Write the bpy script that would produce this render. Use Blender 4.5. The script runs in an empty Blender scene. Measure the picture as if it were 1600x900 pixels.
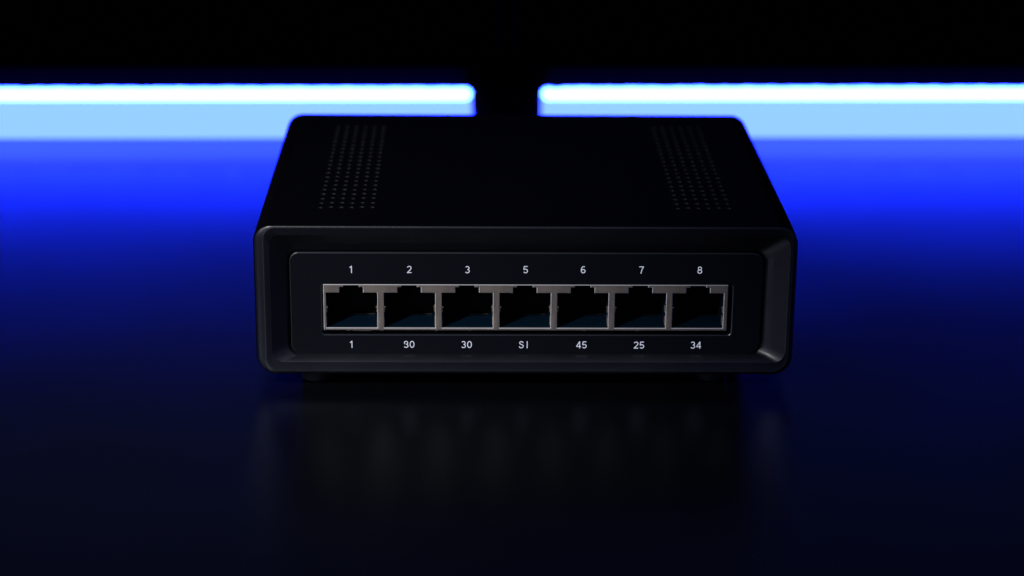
import bpy, bmesh, math, random
from mathutils import Vector, Matrix
random.seed(4)
S = 0.001                                   # everything below is written in millimetres
scene = bpy.context.scene
col = scene.collection

# ---------------------------------------------------------------- camera
cam_d = bpy.data.cameras.new('camera'); cam = bpy.data.objects.new('camera', cam_d); col.objects.link(cam)
p, y, r = 0.33758, 0.02143, 0.00915         # pitch down, yaw, roll
fwd = Vector((math.sin(y)*math.cos(p), math.cos(y)*math.cos(p), -math.sin(p)))
right = Vector((math.cos(y), -math.sin(y), 0)); up = right.cross(fwd)
rr = right*math.cos(r) + up*math.sin(r); uu = rr.cross(fwd)
cpos = Vector((-13.76, -487.46, 197.33))
m = Matrix((rr, uu, -fwd)).transposed().to_4x4(); m.translation = cpos*S
cam.matrix_world = m
cam_d.sensor_width = 36; cam_d.lens = 3357.0/1600*36
cam_d.clip_start = 0.01; cam_d.clip_end = 20
cam_d.dof.use_dof = True
cam_d.dof.focus_distance = (Vector((0, 4, 22)) - cpos).dot(fwd)*S
cam_d.dof.aperture_fstop = 9.6
scene.camera = cam

# ---------------------------------------------------------------- light, exposure
scene.view_settings.view_transform = 'Standard'; scene.view_settings.look = 'None'
scene.view_settings.exposure = 0; scene.view_settings.gamma = 1
scene.cycles.use_denoising = True
scene.cycles.max_bounces = 8
scene.cycles.sample_clamp_indirect = 0
w = bpy.data.worlds.new('World'); scene.world = w; w.use_nodes = True
bg = w.node_tree.nodes['Background']; bg.inputs[0].default_value = (0.22, 0.30, 1, 1); bg.inputs[1].default_value = 0.075

def spot(name, loc, target, watts, size_deg, blend, radius, color):
    d = bpy.data.lights.new(name, 'SPOT'); o = bpy.data.objects.new(name, d); col.objects.link(o)
    d.energy = watts; d.spot_size = math.radians(size_deg); d.spot_blend = blend; d.shadow_soft_size = radius*S; d.color = color
    o.location = Vector(loc)*S
    o.rotation_euler = (Vector(target)-Vector(loc)).to_track_quat('-Z', 'Y').to_euler()
    return o
KEY = spot('key_spot', (-307, -365, 400), (-68, 0, 28), 9.0, 24, 1.0, 26, (0.97, 0.97, 1.0))
FILL = spot('cool_fill_spot', (-520, -190, 230), (14, 0, 20), 2.3, 22, 1.0, 60, (0.82, 0.82, 1.0))

LED = (0.0115, 0.036, 1.0); PLATE = (0.0078, 0.0160, 1.0)                    # colour of the light strips
BAR_POWER, BAND_POWER = 105.0, 40.0

# ---------------------------------------------------------------- materials
def mat(name, base, rough=0.5, metal=0.0, ior=1.5, bump=0.0, bscale=2000, spec=0.5, emit=None, power=0, vary=0.0, vscale=60):
    m = bpy.data.materials.new(name); m.use_nodes = True
    nt = m.node_tree; b = nt.nodes['Principled BSDF']
    b.inputs['Base Color'].default_value = (*base, 1); b.inputs['Roughness'].default_value = rough
    b.inputs['Metallic'].default_value = metal; b.inputs['IOR'].default_value = ior
    b.inputs['Specular IOR Level'].default_value = spec
    if emit:
        b.inputs['Emission Color'].default_value = (*emit, 1); b.inputs['Emission Strength'].default_value = power
    tc = nt.nodes.new('ShaderNodeTexCoord')
    if bump:
        n = nt.nodes.new('ShaderNodeTexNoise'); n.inputs['Scale'].default_value = bscale; n.inputs['Detail'].default_value = 3
        bp = nt.nodes.new('ShaderNodeBump'); bp.inputs['Strength'].default_value = bump; bp.inputs['Distance'].default_value = 0.0001
        nt.links.new(tc.outputs['Object'], n.inputs['Vector']); nt.links.new(n.outputs['Fac'], bp.inputs['Height'])
        nt.links.new(bp.outputs['Normal'], b.inputs['Normal'])
    if vary:
        n = nt.nodes.new('ShaderNodeTexNoise'); n.inputs['Scale'].default_value = vscale; n.inputs['Detail'].default_value = 5
        mr = nt.nodes.new('ShaderNodeMapRange'); mr.inputs['To Min'].default_value = rough-vary; mr.inputs['To Max'].default_value = rough+vary
        mr.inputs['From Min'].default_value = .3; mr.inputs['From Max'].default_value = .7
        nt.links.new(tc.outputs['Object'], n.inputs['Vector']); nt.links.new(n.outputs['Fac'], mr.inputs['Value'])
        nt.links.new(mr.outputs['Result'], b.inputs['Roughness'])
    return m
M = dict(
    shell=mat('black_satin_shell', (.0025, .0026, .004), .6, bump=.25, bscale=2600, spec=.0, vary=.04),
    bezel=mat('black_satin_bezel', (.0042, .0048, .0085), .42, bump=.3, bscale=2200, spec=.75, vary=.04),
    panel=mat('black_matte_panel', (.0044, .0054, .0095), .5, bump=.15, bscale=2500, spec=.25),
    cover=mat('black_matte_cover', (.0010, .0010, .0016), .6, bump=.2, bscale=2500, spec=.05),
    hole=mat('bare_punched_edge', (.045, .045, .05), .4, metal=.4),
    nickel=mat('nickel_shield', (.50, .425, .345), .5, metal=.75, bump=.12, bscale=900, vary=.11, vscale=260),
    teal=mat('dark_teal_plastic', (.0015, .014, .03), .4, spec=.3),
    cut=mat('cut_edge_highlight', (.95, .95, .95), .35, metal=.3),  # cut metal, paled to near white to paint in the jamb highlights
    edge=mat('black_edge_highlight', (.028, .03, .036), .3, spec=.8),  # paler than the bezel: rim and window highlights put into the colour
    dark=mat('black_plastic', (.004, .004, .005), .5, spec=.2),
    rubber=mat('black_rubber', (.012, .013, .020), .6, spec=.2),
    clamp=mat('dark_grey_clamp', (.016, .018, .02), .7, spec=.2),
    print=mat('white_emissive_print', (.6, .62, .68), .5, emit=(.75, .8, 1.0), power=.48),  # emission added so the numbers stay bright across the panel
    bar=mat('lit_diffuser', (.8, .8, .8), .4, emit=LED, power=BAR_POWER),
    band=mat('lit_frosted_plate', (.0, .0, .0), .9, spec=.0, emit=PLATE, power=BAND_POWER),
    lamp=mat('black_lamp_housing', (.0004, .0004, .0004), .9, spec=.0),
    wall=mat('black_wall_paint', (.001, .001, .0012), .9, spec=.1, bump=.3, bscale=500),
)

bz = M['bezel'].node_tree.nodes['Principled BSDF']
bz.inputs['Coat Weight'].default_value = .55; bz.inputs['Coat Roughness'].default_value = .25
def desk_mat():
    m = bpy.data.materials.new('black_desk_lacquer'); m.use_nodes = True; nt = m.node_tree; N = nt.nodes; L = nt.links
    N.remove(N['Principled BSDF']); out = N['Material Output']
    tc = N.new('ShaderNodeTexCoord'); no = N.new('ShaderNodeTexNoise'); no.inputs['Scale'].default_value = 7; no.inputs['Detail'].default_value = 6
    L.new(tc.outputs['Object'], no.inputs['Vector'])
    mr = N.new('ShaderNodeMapRange'); mr.inputs['From Min'].default_value = .3; mr.inputs['From Max'].default_value = .7
    mr.inputs['To Min'].default_value = DESK_ROUGH-.02; mr.inputs['To Max'].default_value = DESK_ROUGH+.02; L.new(no.outputs['Fac'], mr.inputs['Value'])
    di = N.new('ShaderNodeBsdfDiffuse'); di.inputs['Color'].default_value = (*DESK_ALBEDO, 1)
    gl = N.new('ShaderNodeBsdfAnisotropic'); gl.distribution = 'BECKMANN'; gl.inputs['Color'].default_value = (.74, .86, 1, 1)   # blue of the bar glow tinted into the reflections
    L.new(mr.outputs['Result'], gl.inputs['Roughness'])
    fr = N.new('ShaderNodeFresnel'); fr.inputs['IOR'].default_value = DESK_IOR
    mx = N.new('ShaderNodeMixShader'); L.new(fr.outputs[0], mx.inputs[0]); L.new(di.outputs[0], mx.inputs[1]); L.new(gl.outputs[0], mx.inputs[2])
    L.new(mx.outputs[0], out.inputs['Surface'])
    return m
DESK_ROUGH, DESK_ALBEDO, DESK_IOR = 0.305, (.0032, .0035, .0048), 1.40
M['desk'] = desk_mat()

# ---------------------------------------------------------------- helpers
def new_obj(name, bm, mats, parent=None, smooth=None):
    bmesh.ops.recalc_face_normals(bm, faces=bm.faces)
    me = bpy.data.meshes.new(name); bm.to_mesh(me); bm.free()
    me.transform(Matrix.Scale(S, 4))
    for mm in (mats if isinstance(mats, (list, tuple)) else [mats]): me.materials.append(mm)
    o = bpy.data.objects.new(name, me); col.objects.link(o)
    if parent: o.parent = parent
    if smooth is not None:
        for pl in me.polygons: pl.use_smooth = True
        me.set_sharp_from_angle(angle=math.radians(smooth))
    return o
def empty(name, loc, label, cat, group=None, rz=0):
    o = bpy.data.objects.new(name, None); col.objects.link(o); o.empty_display_size = .01
    o.location = Vector(loc)*S; o.rotation_euler = (0, 0, rz); o['label'] = label; o['category'] = cat
    if group: o['group'] = group
    return o
def box(bm, x0, x1, y0, y1, z0, z1, bev=0.0, seg=2, mi=0):
    g = bmesh.ops.create_cube(bm, size=1)
    vs = g['verts']
    for v in vs: v.co = Vector((x0+(v.co.x+.5)*(x1-x0), y0+(v.co.y+.5)*(y1-y0), z0+(v.co.z+.5)*(z1-z0)))
    fs = set(f for v in vs for f in v.link_faces)
    for f in fs: f.material_index = mi
    if bev:
        es = list(set(e for v in vs for e in v.link_edges))
        bmesh.ops.bevel(bm, geom=es, offset=bev, segments=seg, affect='EDGES', profile=.5)
NC = 10
def rloop(bm, L, R, B, T, yl, rad, n=NC):
    """rounded rectangle in XZ; yl = depth, a number or (left, right, bottom, top); rad = number or 4 radii (TR, TL, BL, BR)"""
    if not isinstance(yl, (tuple, list)): yl = (yl,)*4
    if not isinstance(rad, (tuple, list)): rad = (rad,)*4
    out = []
    cs = [(R, T, 0, 1, 3), (L, T, 90, 3, 0), (L, B, 180, 0, 2), (R, B, 270, 2, 1)]
    for k, (cx, cz, a0, sa, sb) in enumerate(cs):
        rd = rad[k]
        ox = cx - rd if cx == R else cx + rd; oz = cz - rd if cz == T else cz + rd
        for i in range(n+1):
            a = math.radians(a0 + 90*i/n); t = i/n; t = t*t*(3-2*t)
            out.append(bm.verts.new((ox+rd*math.cos(a), yl[sa]*(1-t)+yl[sb]*t, oz+rd*math.sin(a))))
    return out
def bridge(bm, a, b, mi=0, skip=()):
    n = len(a)
    for i in range(n):
        if i in skip: continue
        j = (i+1) % n
        f = bm.faces.new((a[i], a[j], b[j], b[i])); f.material_index = mi

# ---------------------------------------------------------------- desk and wall
DX = 900
bm = bmesh.new(); box(bm, -DX, DX, -760, 330, -25, 0, 2); desk = new_obj('desk', bm, M['desk']); desk['kind'] = 'structure'
desk['label'] = 'glossy black desk top'
bm = bmesh.new(); box(bm, -DX, DX, 332, 352, -25, 110, 1); wall = new_obj('wall', bm, M['wall']); wall['kind'] = 'structure'
wall['label'] = 'black wall behind the desk'

# ---------------------------------------------------------------- network switch
ZB, ZT, HW, D = 3.7, 41.65, 65.34, 106.5
sw = empty('network_switch', (0, 0, 0), 'black desktop network switch with seven open metal ethernet ports, standing on the glossy desk', 'network switch')

RC = 4.6
bm = bmesh.new()
TOPI = {NC}                                   # the span between the two top arcs stays open, the top cover closes it
loops = []
# rear end, rounded off
for k in range(0, 6):
    a = math.radians(90*k/5); ins = 2.0*(1-math.sin(a)); yy = D - 2.0*(1-math.cos(a))
    loops.append(rloop(bm, -HW+ins, HW-ins, ZB+ins, ZT-ins, yy, max(RC-ins, 1.2)))
# straight run to the start of the front fillet, then the fillet (per side: wider on the left)
fl, fr, fb, ft = 2.55, 1.25, 1.0, .4
FD = (2.3, 1.6, 1.0, .5)
NF = 8
for k in range(0, NF+1):
    a = math.radians(70*k/NF); s_ = (1-math.cos(a))/(1-math.cos(math.radians(70)))*.94
    loops.append(rloop(bm, -HW+fl*s_, HW-fr*s_, ZB+fb*s_, ZT-ft*s_, tuple(f-(f-.12)*math.sin(a)/math.sin(math.radians(70)) for f in FD), (RC-1.0*s_, RC-1.7*s_, RC-1.2*s_, RC-.8*s_)))
for k in range(len(loops)-1):
    # open the top between the rear rounding and the fillet
    skip = TOPI if k == 5 else ()
    bridge(bm, loops[k], loops[k+1], 1 if k > 8 else 0, skip)
bm.faces.new(loops[0])
F0, FB = loops[6], loops[5]
shell = new_obj('housing', bm, [M['shell'], M['bezel']], sw, 35)
bm = bmesh.new(); box(bm, -56, 56, 16, 84, .7, ZB-.003, .6, 2); new_obj('light_block', bm, M['rubber'], sw)  # added unseen block, keeps bar light out of the gap underneath

# bezel : rim, two chamfer facets, recess floor
bm = bmesh.new()
o0 = rloop(bm, -HW+fl, HW-fr, ZB+fb, ZT-ft, 0.0, (3.6, 2.9, 3.4, 3.8))
oe = rloop(bm, -HW+fl*.94, HW-fr*.94, ZB+fb*.94, ZT-ft*.94, 0.12, (RC-1.0*.94, RC-1.7*.94, RC-1.2*.94, RC-.8*.94))
o0b = rloop(bm, -HW+fl+.16, HW-fr-.12, ZB+fb+.1, ZT-ft-.14, 0.03, (3.5, 2.8, 3.3, 3.7))
o1 = rloop(bm, -61.35, 63.45, 7.0, 39.35, (.30, .12, .05, .30), (2.9, 2.4, 2.8, 3.0))
o1b = rloop(bm, -61.2, 63.3, 7.12, 39.2, (.42, .24, .17, .42), (2.9, 2.4, 2.8, 3.0))
o2 = rloop(bm, -57.75, 60.6, 8.1, 36.75, (2.6, 1.5, 1.7, 2.3), (2.6, 2.4, 2.6, 2.8))
o3 = rloop(bm, -57.15, 57.75, 8.45, 34.55, 3.6, (2.5, 2.1, 2.4, 2.8))
o4 = rloop(bm, -57.15, 57.75, 8.0, 34.55, 4.6, (2.5, 2.1, 2.4, 2.8))
bridge(bm, oe, o0, 1); bridge(bm, o0, o0b, 1)
for a, b in ((o0b, o1), (o1, o1b), (o1b, o2), (o2, o3), (o3, o4)): bridge(bm, a, b)
new_obj('bezel', bm, [M['bezel'], M['edge']], sw, 24)

# top cover with two fields of punched round holes
X0, X1 = -HW+RC, HW-RC
Y0, Y1 = FD[3], D
YV0, YV1, NX, NY = 13.2, 92.4, 6, 21
def quad(bm, x0, x1, y0, y1, z=ZT):
    vs = [bm.verts.new(c) for c in ((x0, y0, z), (x1, y0, z), (x1, y1, z), (x0, y1, z))]; bm.faces.new(vs)
fields = [(-51.3, -51.3+NX*2.52), (36.1, 36.1+NX*2.52)]
bm = bmesh.new()
yb = D-2.0
xs = [X0, fields[0][0], fields[0][1], fields[1][0], fields[1][1], X1]
for i in range(5):
    if i in (1, 3):
        quad(bm, xs[i], xs[i+1], Y0, YV0); quad(bm, xs[i], xs[i+1], YV1, yb)
    else: quad(bm, xs[i], xs[i+1], Y0, yb)
bmesh.ops.remove_doubles(bm, verts=bm.verts, dist=1e-4)
new_obj('top_cover', bm, M['cover'], sw)
def vent(x0, x1):
    bm = bmesh.new(); cw = (x1-x0)/NX; ch = (YV1-YV0)/NY; N = 16
    for i in range(NX):
        for j in range(NY):
            cx, cy = x0+(i+.5)*cw, YV0+(j+.5)*ch
            jy = cy + (-.25, .2, .05, -.1, .25, .1)[i] + random.uniform(-.15, .15)
            rad = random.uniform(.47, .6)
            sq, c1, c2, c3 = [], [], [], []
            for k in range(N):
                a = 2*math.pi*(k+.5)/N; ca, sa = math.cos(a), math.sin(a)
                t = min(cw/2/abs(ca), ch/2/abs(sa))
                # project to the cell boundary
                sq.append(bm.verts.new((cx+ca*t, cy+sa*t, ZT)))
                c1.append(bm.verts.new((cx+ca*(rad+.07), jy+sa*(rad+.07), ZT)))
                c2.append(bm.verts.new((cx+ca*rad, jy+sa*rad, ZT-.08)))
                c3.append(bm.verts.new((cx+ca*rad, jy+sa*rad, ZT-.9)))
            cor = {}
            for k in range(N):
                l = (k+1) % N
                a, b = sq[k].co, sq[l].co
                f = [sq[k], sq[l], c1[l], c1[k]]
                if abs(a.x-b.x) > 1e-5 and abs(a.y-b.y) > 1e-5:      # this wedge holds a cell corner
                    qx = x1c = cx + math.copysign(cw/2, (a.x+b.x)/2-cx); qy = cy + math.copysign(ch/2, (a.y+b.y)/2-cy)
                    v = bm.verts.new((qx, qy, ZT)); f = [sq[k], v, sq[l], c1[l], c1[k]]
                bm.faces.new(f)
                g = bm.faces.new((c1[k], c1[l], c2[l], c2[k])); g.material_index = 1
                g = bm.faces.new((c2[k], c2[l], c3[l], c3[k])); g.material_index = 1
            fl_ = bm.faces.new(c3); fl_.material_index = 2
    me = new_obj('vent_grille', bm, [M['cover'], M['hole'], M['dark']], sw)
    return me
for a, b in fields: vent(a, b)

# front panel with the port window
bm = bmesh.new()
PY = 2.5
rp = (2.7, 2.2, 2.6, 3.2)
wq = (.9, .8, .8, 1.0)
p_back = rloop(bm, -56.85, 57.45, 8.10, 34.25, PY+1.9, rp)
p_edge = rloop(bm, -56.85, 57.45, 8.10, 34.25, PY+.22, rp)
p_f = rloop(bm, -56.62, 57.22, 8.33, 34.02, PY, tuple(q-.2 for q in rp))
w_f = rloop(bm, -49.45, 50.45, 13.0, 26.42, PY, wq)
w_e = rloop(bm, -49.25, 50.25, 13.2, 26.3, PY+.2, wq)
w_b = rloop(bm, -49.25, 50.25, 13.2, 26.3, PY+13, wq)
for a, b, k in ((p_back, p_edge, 0), (p_edge, p_f, 1), (p_f, w_f, 0), (w_f, w_e, 1), (w_e, w_b, 0)): bridge(bm, a, b, k)
bm.faces.new(w_b)
new_obj('front_panel', bm, [M['panel'], M['edge']], sw, 30)

# ethernet ports
PITCH = 14.0
BL, BR, BB, BT = -48.85, 49.15, 14.35, 26.12
def port_shape(i):
    """x cuts and z cuts of the opening, relative to the port centre / desk"""
    c = (i-3)*PITCH - .05
    return c
def grid_plate(bm, xc, zc, solid, y0, y1):
    V = {}
    def v(i, j):
        if (i, j) not in V: V[i, j] = bm.verts.new((xc[i], y0, zc[j]))
        return V[i, j]
    fs = []
    for i in range(len(xc)-1):
        for j in range(len(zc)-1):
            if solid(i, j): fs.append(bm.faces.new((v(i, j), v(i+1, j), v(i+1, j+1), v(i, j+1))))
    ex = bmesh.ops.extrude_face_region(bm, geom=fs)
    vs = [g for g in ex['geom'] if isinstance(g, bmesh.types.BMVert)]
    for q in vs: q.co.y = y1
ZO0, ZO1, ZN1, ZN2 = 14.98, 23.98, 25.42, 25.88       # opening floor, main ceiling, notch steps
for i in range(7):
    c = port_shape(i)
    xl = BL if i == 0 else c-PITCH/2+.0
    xr = BR if i == 6 else c+PITCH/2-.0
    port = empty('ethernet_port', (c, PY, ZO0), '', ''); del port['label']; del port['category']; port.parent = sw
    xl -= c; xr -= c
    # local frame: x from the port centre, y from the panel, z from the opening floor
    oz = ZO0
    xo0, xo1 = -6.22, 6.22
    bm = bmesh.new()
    xc = [xl, xo0, -2.95, -2.0, 1.8, 2.8, xo1, xr]
    zc = [BB-oz, 0, ZO1-oz, ZN1-oz, ZN2-oz, BT-oz]
    def solid(a, b):
        if b == 0 or b == 4: return True
        if b == 1: return a in (0, 6)
        if b == 2: return a in (0, 1, 5, 6)
        if b == 3: return a in (0, 1, 2, 4, 5, 6)
    grid_plate(bm, xc, zc, solid, 0.0, .55)
    bmesh.ops.recalc_face_normals(bm, faces=bm.faces)
    es = [e for e in bm.edges if len(e.link_faces) == 2 and e.calc_face_angle(0) > 1.2
          and abs(e.verts[0].co.y) < 1e-6 and abs(e.verts[1].co.y) < 1e-6]
    # the outer joints between neighbouring shields stay tight
    es = [e for e in es if not (abs(e.verts[0].co.x-xl) < 1e-5 and abs(e.verts[1].co.x-xl) < 1e-5 and i > 0)
          and not (abs(e.verts[0].co.x-xr) < 1e-5 and abs(e.verts[1].co.x-xr) < 1e-5 and i < 6)]
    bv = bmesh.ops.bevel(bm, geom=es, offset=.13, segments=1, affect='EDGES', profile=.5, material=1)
    new_obj('metal_shield', bm, [M['nickel'], M['cut']], port, 30)
    # cavity
    bm = bmesh.new()
    dep = 10.4
    prof = [(xo0, 0), (xo1, 0), (xo1, ZO1-oz), (2.8, ZO1-oz), (2.8, ZN1-oz), (1.8, ZN1-oz), (1.8, ZN2-oz), (-2.0, ZN2-oz),
            (-2.0, ZN1-oz), (-2.95, ZN1-oz), (-2.95, ZO1-oz), (xo0, ZO1-oz)]
    e_ = .03
    prof = [(a + (e_ if a > 0 else -e_), b + (-e_ if b == 0 else e_)) for a, b in prof]
    fr_ = [bm.verts.new((a, .56, b)) for a, b in prof]
    bk = [bm.verts.new((a*.985, dep, b)) for a, b in prof]
    for k in range(len(prof)):
        l = (k+1) % len(prof)
        f = bm.faces.new((fr_[k], fr_[l], bk[l], bk[k])); f.material_index = 1 if k == 0 else (2 if k in (1, 11) else 0)
    bm.faces.new(bk)
    new_obj('socket_cavity', bm, [M['dark'], M['teal'], M['teal']], port)
    # low lip where the floor ends, and the spring tabs on both sides
    bm = bmesh.new(); box(bm, -5.2, 5.2, 9.3, 9.7, .0, .34, .05, 1); new_obj('rear_lip', bm, M['hole'], port)
    for sx in (-1, 1):
        bm = bmesh.new()
        xa, xb = sorted((sx*6.23, sx*(5.99+random.uniform(-.04, .04))))
        zz = 3.9+random.uniform(-.1, .1)
        box(bm, xa, xb, .35, 1.5, zz, zz+1.5, .05, 1)
        box(bm, min(sx*6.23, sx*5.79), max(sx*6.23, sx*5.79), .2, .9, zz+1.25, zz+1.42, .03, 1)
        box(bm, min(sx*6.23, sx*6.07), max(sx*6.23, sx*6.07), .4, 2.4, .5, 2.6, .05, 1)
        new_obj('shield_spring', bm, M['nickel'], port)
    # contact pins high in the cavity
    bm = bmesh.new()
    for k in range(8):
        xx = -3.57+k*1.02
        box(bm, xx-.12, xx+.12, 5.5, 9.8, 6.6, 6.8)
    new_obj('contact_pins', bm, M['dark'], port)
# small solder tabs under the shield block
for x, wd in ((-42.9, .9), (-39.6, 4.6), (-34.8, .7), (-21.6, .6), (-13.4, .5), (14.5, .5), (27.5, .7)):
    bm = bmesh.new(); box(bm, x-wd/2, x+wd/2, PY+.3, PY+.9, BB-.28, BB+.02, .04, 1); new_obj('ground_tab', bm, M['nickel'], sw)

# printed numbers, drawn as even strokes
def arc(cx, cz, rx, rz, a0, a1, n=14):
    return [(cx+rx*math.cos(math.radians(a0+(a1-a0)*i/n)), cz+rz*math.sin(math.radians(a0+(a1-a0)*i/n))) for i in range(n+1)]
GLYPH = {
 '0': [arc(.3, .5, .235, .435, 90, 450, 28)],
 '1': [[(.08, .75), (.19, .81), (.27, .93)], [(.31, 1.0), (.31, 0)]],
 '2': [arc(.3, .71, .22, .225, 165, -25)+[(.42, .47), (.1, .1)], [(.035, .065), (.56, .065)]],
 '3': [arc(.28, .72, .2, .215, 155, -85), arc(.28, .285, .235, .225, 88, -155)],
 '4': [[(.43, 0), (.43, 1.0)], [(.40, .93), (.06, .31)], [(.02, .27), (.58, .27)]],
 '5': [[(.53, .935), (.12, .935)], [(.13, .96), (.09, .50)], arc(.29, .315, .235, .25, 140, -150)],
 '6': [arc(.3, .3, .225, .235, 0, 360, 24), arc(.36, .42, .29, .515, 65, 200)],
 '7': [[(.03, .935), (.57, .935)], [(.54, .93), (.36, .55), (.24, 0)]],
 '8': [arc(.3, .725, .19, .21, 0, 360, 22), arc(.3, .28, .235, .22, 0, 360, 22)],
 'S': [[(.51, .76), (.46, .88), (.38, .93), (.29, .945), (.18, .92), (.11, .84), (.09, .74), (.13, .64), (.22, .575), (.34, .53), (.45, .47),
        (.52, .38), (.53, .28), (.49, .15), (.40, .08), (.29, .055), (.17, .08), (.08, .16), (.05, .27)]],
 'I': [[(.3, 1.0), (.3, 0)]],
}
WIDTH = {'1': .52, 'I': .5}
def number(txt, x, z, extra=None, hgt=1.84, gap=.10):
    bm = bmesh.new(); hw = .051; k = 0
    tot = sum(WIDTH.get(c, .6) for c in txt) + gap*(len(txt)-1); ox = -tot/2
    for c in txt:
        strokes = list(GLYPH[c]) + (extra if extra and c == txt[0] else [])
        for pts in strokes:
            k += 1; yy = -.010-.002*k; prev = None; n = len(pts)
            closed = math.dist(pts[0], pts[-1]) < 1e-4
            for i, (px, pz) in enumerate(pts):
                a = pts[i-1] if i else (pts[-2] if closed else pts[0]); b = pts[i+1] if i < n-1 else (pts[1] if closed else pts[-1])
                dx, dz = b[0]-a[0], b[1]-a[1]; l = math.hypot(dx, dz) or 1; nx, nz = -dz/l*hw, dx/l*hw
                q = []
                for sg in (1, -1):
                    for yk in (yy, 0):
                        q.append(bm.verts.new(((ox+px)*1.1*hgt+sg*nx*hgt, yk, (pz-.5+sg*nz)*hgt)))
                if prev:
                    bm.faces.new((prev[0], q[0], q[2], prev[2])); bm.faces.new((prev[0], prev[1], q[1], q[0])); bm.faces.new((prev[2], q[2], q[3], prev[3]))
                prev = q
        ox += WIDTH.get(c, .6)+gap
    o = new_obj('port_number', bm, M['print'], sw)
    o.location = Vector((x, PY-.002, z))*S
    return o
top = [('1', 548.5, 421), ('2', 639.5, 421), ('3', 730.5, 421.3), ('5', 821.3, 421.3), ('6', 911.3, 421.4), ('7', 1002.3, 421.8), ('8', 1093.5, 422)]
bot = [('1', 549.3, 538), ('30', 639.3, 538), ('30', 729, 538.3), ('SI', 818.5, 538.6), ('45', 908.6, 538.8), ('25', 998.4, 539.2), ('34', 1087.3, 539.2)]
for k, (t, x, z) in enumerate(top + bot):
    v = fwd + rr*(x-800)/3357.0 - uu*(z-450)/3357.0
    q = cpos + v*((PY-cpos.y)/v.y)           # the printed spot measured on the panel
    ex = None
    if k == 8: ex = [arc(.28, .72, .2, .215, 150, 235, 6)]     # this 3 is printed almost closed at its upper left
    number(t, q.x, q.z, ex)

# rubber feet
for (x, yy) in ((-51.3, 8.0), (46.6, 8.2), (-51.3, 96), (46.6, 96)):
    bm = bmesh.new()
    prof = [(0, 0), (3.3, 0), (3.75, .25), (4.2, 2.6), (4.3, 4.2), (0, 4.2)]
    N = 40; rings = []
    for rad, zz in prof[1:5]:
        rings.append([bm.verts.new((x+rad*math.cos(2*math.pi*k/N), yy+rad*math.sin(2*math.pi*k/N), zz)) for k in range(N)])
    for a, b in zip(rings, rings[1:]): bridge(bm, a, b)
    bm.faces.new(rings[0]); bm.faces.new(rings[-1])
    new_obj('rubber_foot', bm, M['rubber'], sw, 40)

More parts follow.
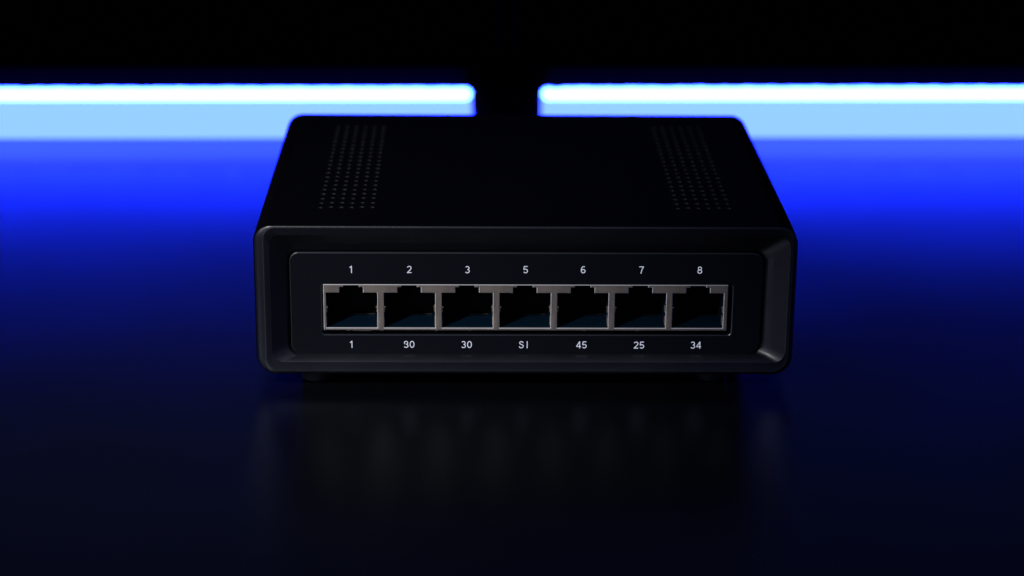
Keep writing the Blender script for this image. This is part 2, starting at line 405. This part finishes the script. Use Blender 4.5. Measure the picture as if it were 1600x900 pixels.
# ---------------------------------------------------------------- light bars behind
TILT = math.radians(1.13)
def light_bar(side, x_in, label):
    t = empty('light_bar', (0, 231.3, 0), label, 'light bar', 'lit light bars behind the switch', TILT)
    x_out = side*330
    a, b = sorted((x_in, x_out))
    # lower frosted plate
    bm = bmesh.new(); box(bm, a, b, .0, 16.5, .0, 10.4, .3, 2); new_obj('frosted_plate', bm, M['band'], t)
    # diffuser tube: rounded ends, top edge swelling gently over each lamp inside
    bm = bmesh.new()
    zc, hh = 12.25, 1.85
    N = 420; K = 12
    prev = None
    for i in range(N+1):
        s_ = i/N; x = x_in + (x_out-x_in)*(s_**1.6)
        dist = abs(x-x_in); e = hh if dist > hh else math.sqrt(max(0.0, hh*hh-(hh-dist)**2))
        e = max(e, .9)
        lift = .07*math.sin(2*math.pi*x/8.3)+.05*math.sin(x*.31)
        if dist < 2: lift = 0
        if side > 0 and 3.5 < dist < 7.5: lift -= .5*math.cos((dist-5.5)/2*math.pi/2)
        ring = []
        for k in range(K):
            an = 2*math.pi*(k+.5)/K
            zz = math.sin(an); yy = math.cos(an)
            zz = max(-.93, min(.93, zz*1.15))/.93
            ring.append(bm.verts.new((x, 13.6-3.2*yy*(e/hh), zc + zz*e*.985 + (lift if zz > .5 else 0))))
        if prev: bridge(bm, prev, ring)
        else: bm.faces.new(ring)
        prev = ring
    bm.faces.new(prev)
    new_obj('diffuser_tube', bm, M['bar'], t, 60)
    # housing behind, raised above the tube to catch its glow and shade the wall
    bm = bmesh.new(); box(bm, a+(0.3 if side > 0 else 0), b-(0.3 if side < 0 else 0), 17.2, 24, 0, 22.5, 2.4, 5); new_obj('lamp_housing', bm, M['lamp'], t)
    return t
light_bar(-1, -12.75, 'long lit blue-white light bar left of the dark gap behind the switch')
light_bar(1, 12.2, 'long lit blue-white light bar right of the dark gap behind the switch')

# dark post in the gap
post = empty('support_post', (-.6, 249, 0), 'black upright post standing in the gap between the two light bars', 'post')
bm = bmesh.new()
rings = []
for rad, zz in ((7.5, 0), (7.8, .4), (7.8, 3.4), (7.4, 4), (4.4, 4.6), (4.2, 6), (4.2, 300)):
    rings.append([bm.verts.new((rad*math.cos(2*math.pi*k/48), rad*math.sin(2*math.pi*k/48), zz)) for k in range(48)])
for a, b in zip(rings, rings[1:]): bridge(bm, a, b)
bm.faces.new(rings[0]); bm.faces.new(rings[-1])
new_obj('pole', bm, M['lamp'], post, 35)
bm = bmesh.new(); box(bm, -10.9, 11.2, -12, 10, 0.2, 24, 1.5, 3); new_obj('clamp', bm, M['lamp'], post, 40)

# fine dust lying on the desk around the switch
bm = bmesh.new(); rd = random.Random(11)
for k in range(70):
    x, yy = rd.uniform(-150, 150), rd.uniform(-150, 60)
    if -70 < x < 70 and yy > -4: continue
    q = rd.uniform(.05, .13); a = rd.uniform(0, 6.3); l = q*(rd.choice((1, 1, 1, 5)))
    n = 5; vs = [bm.verts.new((x+l*math.cos(a)*math.cos(t*6.283/n)-q*math.sin(a)*math.sin(t*6.283/n),
                 yy+l*math.sin(a)*math.cos(t*6.283/n)+q*math.cos(a)*math.sin(t*6.283/n), .02)) for t in range(n)]
    tp = bm.verts.new((x, yy, .02+q*.8))
    for t in range(n): bm.faces.new((vs[t], vs[(t+1) % n], tp))
dust = new_obj('dust', bm, mat('pale_dust', (.07, .07, .08), .9)); dust['kind'] = 'stuff'
dust['label'] = 'sparse fine dust on the black desk around the switch'; dust['category'] = 'dust'
